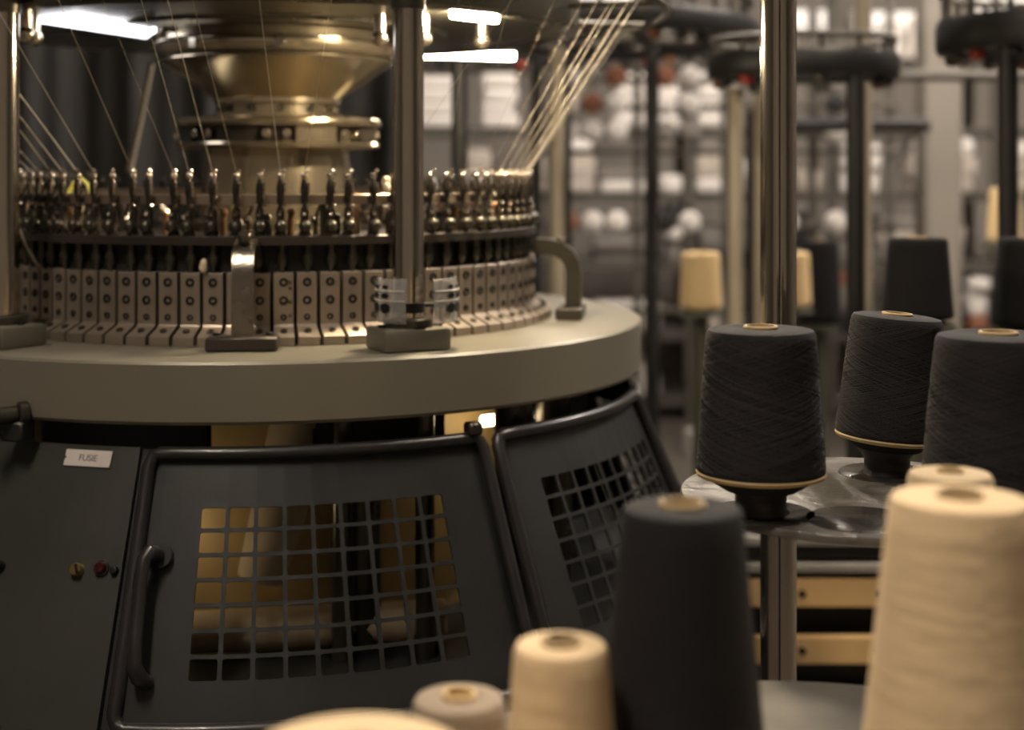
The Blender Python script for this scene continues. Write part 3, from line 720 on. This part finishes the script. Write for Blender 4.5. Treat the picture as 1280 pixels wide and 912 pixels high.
def creel_ring(label, px, ypx, d, rad, th, posts, seeds, rings=2):
    c = at(px, ypx, d); t = thing('creel_ring', label, 'creel', (c.x, d, 0))
    z = c.z; PH = .035 if rings == 1 else .06
    MB().lathe([(rad*(.9 if rad > .6 else .8), z+th/2), (rad, z+th/2), (rad+.006, z+th*.3), (rad+.006, z-th*.3), (rad, z-th/2), (rad*(.9 if rad > .6 else .8), z-th/2), (rad*(.9 if rad > .6 else .8), z+th/2)], 64).build('ring_rail', 'dark_post', t)
    MB().tube([(rad*.97*sin(a*pi/24), -rad*.97*cos(a*pi/24), z+th/2+PH) for a in range(48)], .008, 8, True).build('top_rail', 'rack_steel', t)
    if rings > 1: MB().tube([(rad*.55*sin(a*pi/24), -rad*.55*cos(a*pi/24), z) for a in range(48)], .018, 8, True).build('inner_rail', 'dark_post', t)
    rnd = random.Random(seeds)
    n = max(12, int(rad*60))
    for k in range(n):
        a = 2*pi*k/n; p = Vector((rad*.95*sin(a), -rad*.95*cos(a), 0)); mt = rnd.choice(['rack_steel', 'rack_steel', 'dark_post', 'dark_post', 'rack_steel', 'white_enamel', 'red_plastic', 'rust_cloth', 'dark_post'])
        MB().cyl(p+Vector((0, 0, z+th/2-.004)), p+Vector((0, 0, z+th/2+PH)), .007, 8).build('guide_pin', 'rack_steel', t)
        MB().lathe([(0, z-th/2+.004), (.016, z-th/2+.002), (.018, z-th/2-.016), (.008, z-th/2-.024), (0, z-th/2-.024)], 10, p*.93).build('tension_cup', mt, t)
    for k in range(6):
        a = pi*k/6+.3; q = Vector((sin(a), -cos(a), 0))*rad*.82
        if k < 3 or rings > 1: MB().cyl(q+Vector((0, 0, z)), -q+Vector((0, 0, z)), .012, 8).build('spoke', 'rack_steel', t)
    for (a, wd, mtl) in posts:
        p = Vector((rad*.9*sin(R(a)), -rad*.9*cos(R(a)), 0))
        MB().cyl(p, p+Vector((0, 0, z)), wd, 20).build('post', mtl, t)
    return t
creel_ring('wide dark creel ring with red and white cups behind the knitting machine top', 652, 46, 4.3, .70, .06, [(-75, .02, 'dark_post'), (175, .02, 'dark_post'), (-15, .021, 'dark_post')], 3)
creel_ring('small dark creel ring on a thick dark post right of the chrome post', 1003, 84, 3.65, .235, .06, [(25, .0225, 'dark_post'), (200, .018, 'beige_post')], 5, 1)
creel_ring('dark creel ring at the upper right edge on a dark post', 1330, 45, 3.2, .27, .075, [(-48, .0205, 'dark_post'), (130, .02, 'dark_post')], 9, 2)
creel_ring('distant dark creel ring high behind the chrome post', 835, -45, 5.4, .50, .07, [(60, .02, 'dark_post'), (-60, .02, 'dark_post')], 12, 2)

def cone_stand(label, px, d, z, m='green_post', disc=.07):
    x = (px-640)/F*d
    t = thing('pedestal_stand', label, 'stand', (x, d, 0))
    MB().lathe([(0, .03), (.10, .02), (.11, 0), (0, 0)], 32).build('foot', m, t)
    MB().cyl((0, 0, .02), (0, 0, z-.012), .024, 16).build('pole', m, t)
    MB().lathe([(0, z), (disc-.003, z), (disc, z-.004), (disc, z-.014), (0, z-.014)], 40).build('plate', m, t)
    return x
def stand_cone(label, slabel, px, ytop, ybot, d, wt, wb, ym):
    z0 = CAM_Z-(ybot-HORIZON)/F*d; x = cone_stand(slabel, px, d, z0-.012); h = (ybot-ytop)/F*d
    yarn_cone(label, (x, d, z0-.012), wt/2/F*d, wb/2/F*d, h, ym, None, .016, .012, lip=False, n=40)
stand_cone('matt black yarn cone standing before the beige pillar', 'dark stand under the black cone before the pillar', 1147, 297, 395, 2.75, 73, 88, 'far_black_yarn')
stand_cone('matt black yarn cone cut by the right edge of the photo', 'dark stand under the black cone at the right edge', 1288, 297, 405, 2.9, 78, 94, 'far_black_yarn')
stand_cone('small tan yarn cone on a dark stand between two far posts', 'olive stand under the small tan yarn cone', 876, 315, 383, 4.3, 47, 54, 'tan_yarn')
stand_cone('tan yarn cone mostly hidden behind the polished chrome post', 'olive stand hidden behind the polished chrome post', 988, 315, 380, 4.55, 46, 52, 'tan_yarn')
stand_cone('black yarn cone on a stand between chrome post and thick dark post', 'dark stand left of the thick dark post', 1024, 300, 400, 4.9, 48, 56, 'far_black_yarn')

# far rack with shelves of cones
rk = thing('storage_rack', 'long dark steel storage rack of yarn cones along the back wall', 'rack', (0, 7.2, 0))
RX0, RX1 = -.6, 3.3
SH = [.10, .42, .76, 1.10, 1.415, 1.75]
for z in SH:
    MB().box(((RX0+RX1)/2, 0, z-.02), (RX1-RX0, .44, .04), .004).build('shelf', 'rack_steel', rk)
for x in (RX0, .10, .86, 1.55, 2.35, RX1):
    for y in (-.21, .21): MB().box((x, y, 1.05), (.045, .045, 2.1), .003).build('upright', 'rack_steel', rk)
proto = {}
def far_cone(cm, x, z, label, s):
    if cm not in proto:
        proto[cm] = yarn_cone('', (0, 0, 0), .062, .078, .18, cm, 'cones on the far storage rack', .017, .012, lip=False, n=28, tube='cardboard'); o = proto[cm]
    else: o = copy_tree(proto[cm])
    o.location = (x, 7.2-.10+random.uniform(-.03, .03), z); o.scale = (s, s, s); o['label'] = label
    return o
rows = {5: ('top shelf', 'white_yarn', .12), 0: ('bottom shelf', 'white_yarn', .4)}
CN = {'white_yarn': 'white', 'grey_yarn': 'grey brown', 'far_black_yarn': 'black', 'tan_yarn': 'tan'}
UPR = (RX0, .10, .86, 1.55, 2.35, RX1)
for j, (nm, base, skip) in rows.items():
    x = .21 if j else .66; i = 0
    while x < 3.0:
        if random.random() > skip and min(abs(x-u) for u in UPR) > .106:
            cm = base if random.random() < .72 else random.choice(['grey_yarn', 'far_black_yarn', 'tan_yarn', 'white_yarn'])
            far_cone(cm, x, SH[j], f'{CN[cm]} cone, {ordn(i)} from left on {nm} of far rack', random.uniform(.92, 1.08)); i += 1
        x += random.uniform(.165, .20)
BM = {'white': 'white_cloth', 'beige': 'beige_cloth', 'grey': 'grey_cloth', 'black': 'dark_post', 'rust': 'rust_cloth'}
for j, nm, x0, pal, hs in ((3, 'eye level shelf', -.52, ['white', 'beige', 'beige', 'grey', 'white', 'beige'], (.05, .13)), (2, 'middle low shelf', .14, ['beige', 'white', 'grey', 'black', 'beige', 'grey'], (.05, .12)),
                           (1, 'second lowest shelf', .40, ['white', 'black', 'grey', 'beige', 'white', 'rust'], (.05, .13))):
    x = x0; i = 0
    while x < 3.1:
        wd = random.uniform(.12, .34); xc = x+wd/2
        u = [u for u in UPR if x-.03 < u < x+wd+.03]
        if u:
            wd2 = u[0]-.03-x
            if wd2 < .08: x = u[0]+.03; continue
            wd = wd2; xc = x+wd/2
        z = SH[j]; n = random.choice((1, 2, 2, 3))
        for q in range(n):
            hh = min(random.uniform(*hs), SH[j+1]-.05-z)
            if hh < .03: break
            cn = random.choice(pal)
            o = MB().box((0, 0, hh/2), (wd*random.uniform(.82, .97), .26, hh), min(hh*.25, .02), None, 2).build('folded_cloth', BM[cn])
            o.location = (xc, 7.10+random.uniform(-.02, .02), z); z += hh
            tag(o, f'{cn} folded cloth, {["bottom", "second", "third"][q]} in the {ordn(i)} pile from left on the {nm}', 'cloth', 'folded cloth on the far rack')
        x += wd+random.choice((.0, .01, .06, .12)); i += 1
STK = [(-.36, .22, 'first'), (-.06, .18, 'second'), (.58, .16, 'third'), (.755, .11, 'fourth'), (.985, .17, 'fifth')]
for x, wd, nm in STK:
    z = SH[4]
    for q in range(4):
        hh = random.uniform(.055, .075)
        o = MB().box((0, 0, hh/2), (wd*random.uniform(.9, 1.05), .28, hh), hh*.3, None, 3).build('folded_cloth', 'white_cloth')
        o.location = (x+random.uniform(-.01, .01), 7.12, z); z += hh
        tag(o, f'folded white cloth bundle, {["bottom", "second", "third", "top"][q]} of the {nm} white stack from left, far rack', 'cloth', 'folded cloth stacks on the far rack')
# bobbin creel: a frame of rails with small bobbins on pegs
bc = thing('bobbin_creel', 'dark steel creel frame of rails holding small bobbins before the far rack', 'creel', (0, 6.1, 0))
BX = [.16, .53, .90, 1.27, 1.60]
for x in BX: MB().box((x, 0, 1.02), (.03, .03, 2.04), .002).build('upright', 'rack_steel', bc)
BZ = [1.36, 1.475, 1.59, 1.285, .98, .62]
for z in BZ: MB().box(((BX[0]+BX[-1])/2, -.02, z), (BX[-1]-BX[0]+.06, .018, .022), .002).build('rail', 'rack_steel', bc)
bob = MB().lathe([(0, .075), (.018, .075), (.018, .065), (.040, .062), (.046, .035), (.044, .006), (.018, .004), (.018, -.006), (0, -.006)], 16, M=Matrix.Rotation(pi/2, 3, 'X'))
BOB = {c: bob.mesh('bobbin', m) for c, m in (('white', 'white_cloth'), ('grey', 'grey_cloth'), ('rust', 'rust_cloth'), ('black', 'dark_post'), ('orange', 'orange_plastic'))}
for r_, (z, nm) in enumerate(((1.59, 'top'), (1.475, 'second'), (1.36, 'third'), (.98, 'fifth'))):
    i = 0; x = .235
    while x < 1.58:
        if min(abs(x-u) for u in BX) > .058:
            cn = random.choice(['white', 'white', 'white', 'grey', 'rust', 'black', 'rust' if r_ == 0 else 'white'])
            o = link('bobbin', BOB[cn], None, (x, 6.1-.029, z+.012)); i += 1
            tag(o, f'small {cn} bobbin, {ordn(i-1)} from left on the {nm} rail of the creel frame', 'bobbin', 'small bobbins on the creel frame')
        x += .102
for px_, l in ((1255, 'orange tan cone on a far stand at the right edge'),):
    stand_cone(l, 'dark stand under the orange tan cone at the right edge', px_, 235, 300, 5.0, 34, 42, 'tan_yarn')
pr = thing('pipe_rail', 'dark horizontal pipe on two posts crossing before the pillar', 'rail', (0, 5.6, 0))
MB().cyl((1.0, 0, 1.575), (2.3, 0, 1.575), .022, 14).build('pipe', 'rack_steel', pr); MB().cyl((1.0, 0, 1.385), (1.62, 0, 1.385), .03, 14).build('pipe', 'dark_post', pr)
for x in (1.02, 2.28): MB().cyl((x, 0, 0), (x, 0, 1.6), .02, 14).build('pipe_post', 'rack_steel', pr)
# lamps on the back wall
for x, z, ln, l in ((.62, 2.07, .50, 'lower tube lamp on the back wall beside the knitting machine top'), (.55, 2.24, .50, 'upper tube lamp on the back wall beside the knitting machine top'), (1.80, 2.14, .34, 'tube lamp on the back wall seen just right of the chrome post'), (2.30, 2.13, .40, 'tube lamp on the back wall just left of the pillar'), (3.1, 2.22, .5, 'tube lamp on the back wall right of the pillar')):
    t = thing('wall_lamp', l, 'lamp', (x, 9.0, z), 0, 'tube lamps on the back wall')
    MB().box((0, -.03, 0), (ln, .06, .15), .01).build('housing', 'white_enamel', t)
    MB().cyl((-ln*.46, -.10, 0), (ln*.46, -.10, 0), .06, 14).build('lamp_tube', 'wall_tube_glow', t)
    for q in (-1, 1): MB().box((q*ln*.47, -.08, 0), (.03, .10, .10), .005).build('socket', 'white_enamel', t)

# crate with metal tray
cr = thing('wooden_crate', 'slatted wooden crate on the floor below the round tray', 'crate', (.68, 3.17, 0))
W, D = .56, .36
for z in (.09, .210, .328):
    for s in (-1, 1):
        MB().box((0, s*D/2, z), (W, .02, .058), .003).build('slat', 'wood', cr)
        MB().box((s*W/2, 0, z), (.02, D, .058), .003).build('slat', 'wood', cr)
    for x in (-.24, -.08, .08, .24): MB().cyl((x, -D/2-.008, z), (x, -D/2-.013, z), .008, 10).build('nail', 'screw_black', cr)
for sx in (-1, 1):
    for sy in (-1, 1): MB().box((sx*(W/2-.03), sy*(D/2-.03), .18), (.04, .04, .36), .003).build('corner_post', 'wood', cr)
MB().box((0, 0, .02), (W-.02, D-.02, .02)).build('floor_board', 'rack_steel', cr)
bn = thing('crate_backdrop', 'black box added inside the wooden crate to stand for shade', 'backdrop', (.68, 3.17, .03))  # added black box, stands for the shade inside the crate
MB().box((0, 0, .15), (.42, .22, .30), .01).build('backdrop_body', 'dark_post', bn)
MB().box((0, 0, .305), (.45, .25, .015), .004).build('backdrop_top', 'rack_steel', bn)
gt = thing('metal_frame', 'pale grey open metal frame lying across the wooden crate', 'frame', (.68, 3.17, .36))
for z in (.022, .078):
    for q in (-1, 1):
        MB().box((0, q*.19, z), (.60, .015, .018), .002).build('rail', 'grey_tray', gt); MB().box((q*.2925, 0, z), (.015, .365, .018), .002).build('side_rail', 'grey_tray', gt)
for q in (-1, 1):
    for r_ in (-1, 1): MB().box((q*.29, r_*.188, .045), (.018, .018, .09), .002).build('frame_post', 'grey_tray', gt)
MB().box((0, 0, .050), (.56, .35, .03), .002).build('infill', 'dark_post', gt)
bx = thing('block', 'small white carton on the floor behind the mesh doors', 'block', (.86, 6.1, 0), .3)  # small white box, stands for a pale spot on the floor
MB().box((0, 0, .05), (.22, .16, .10), .003).build('box_body', 'white_enamel', bx)
MB().box((0, -.04, .102), (.22, .075, .004)).build('flap', 'white_enamel', bx); MB().box((0, .04, .102), (.22, .075, .004)).build('flap', 'white_enamel', bx)
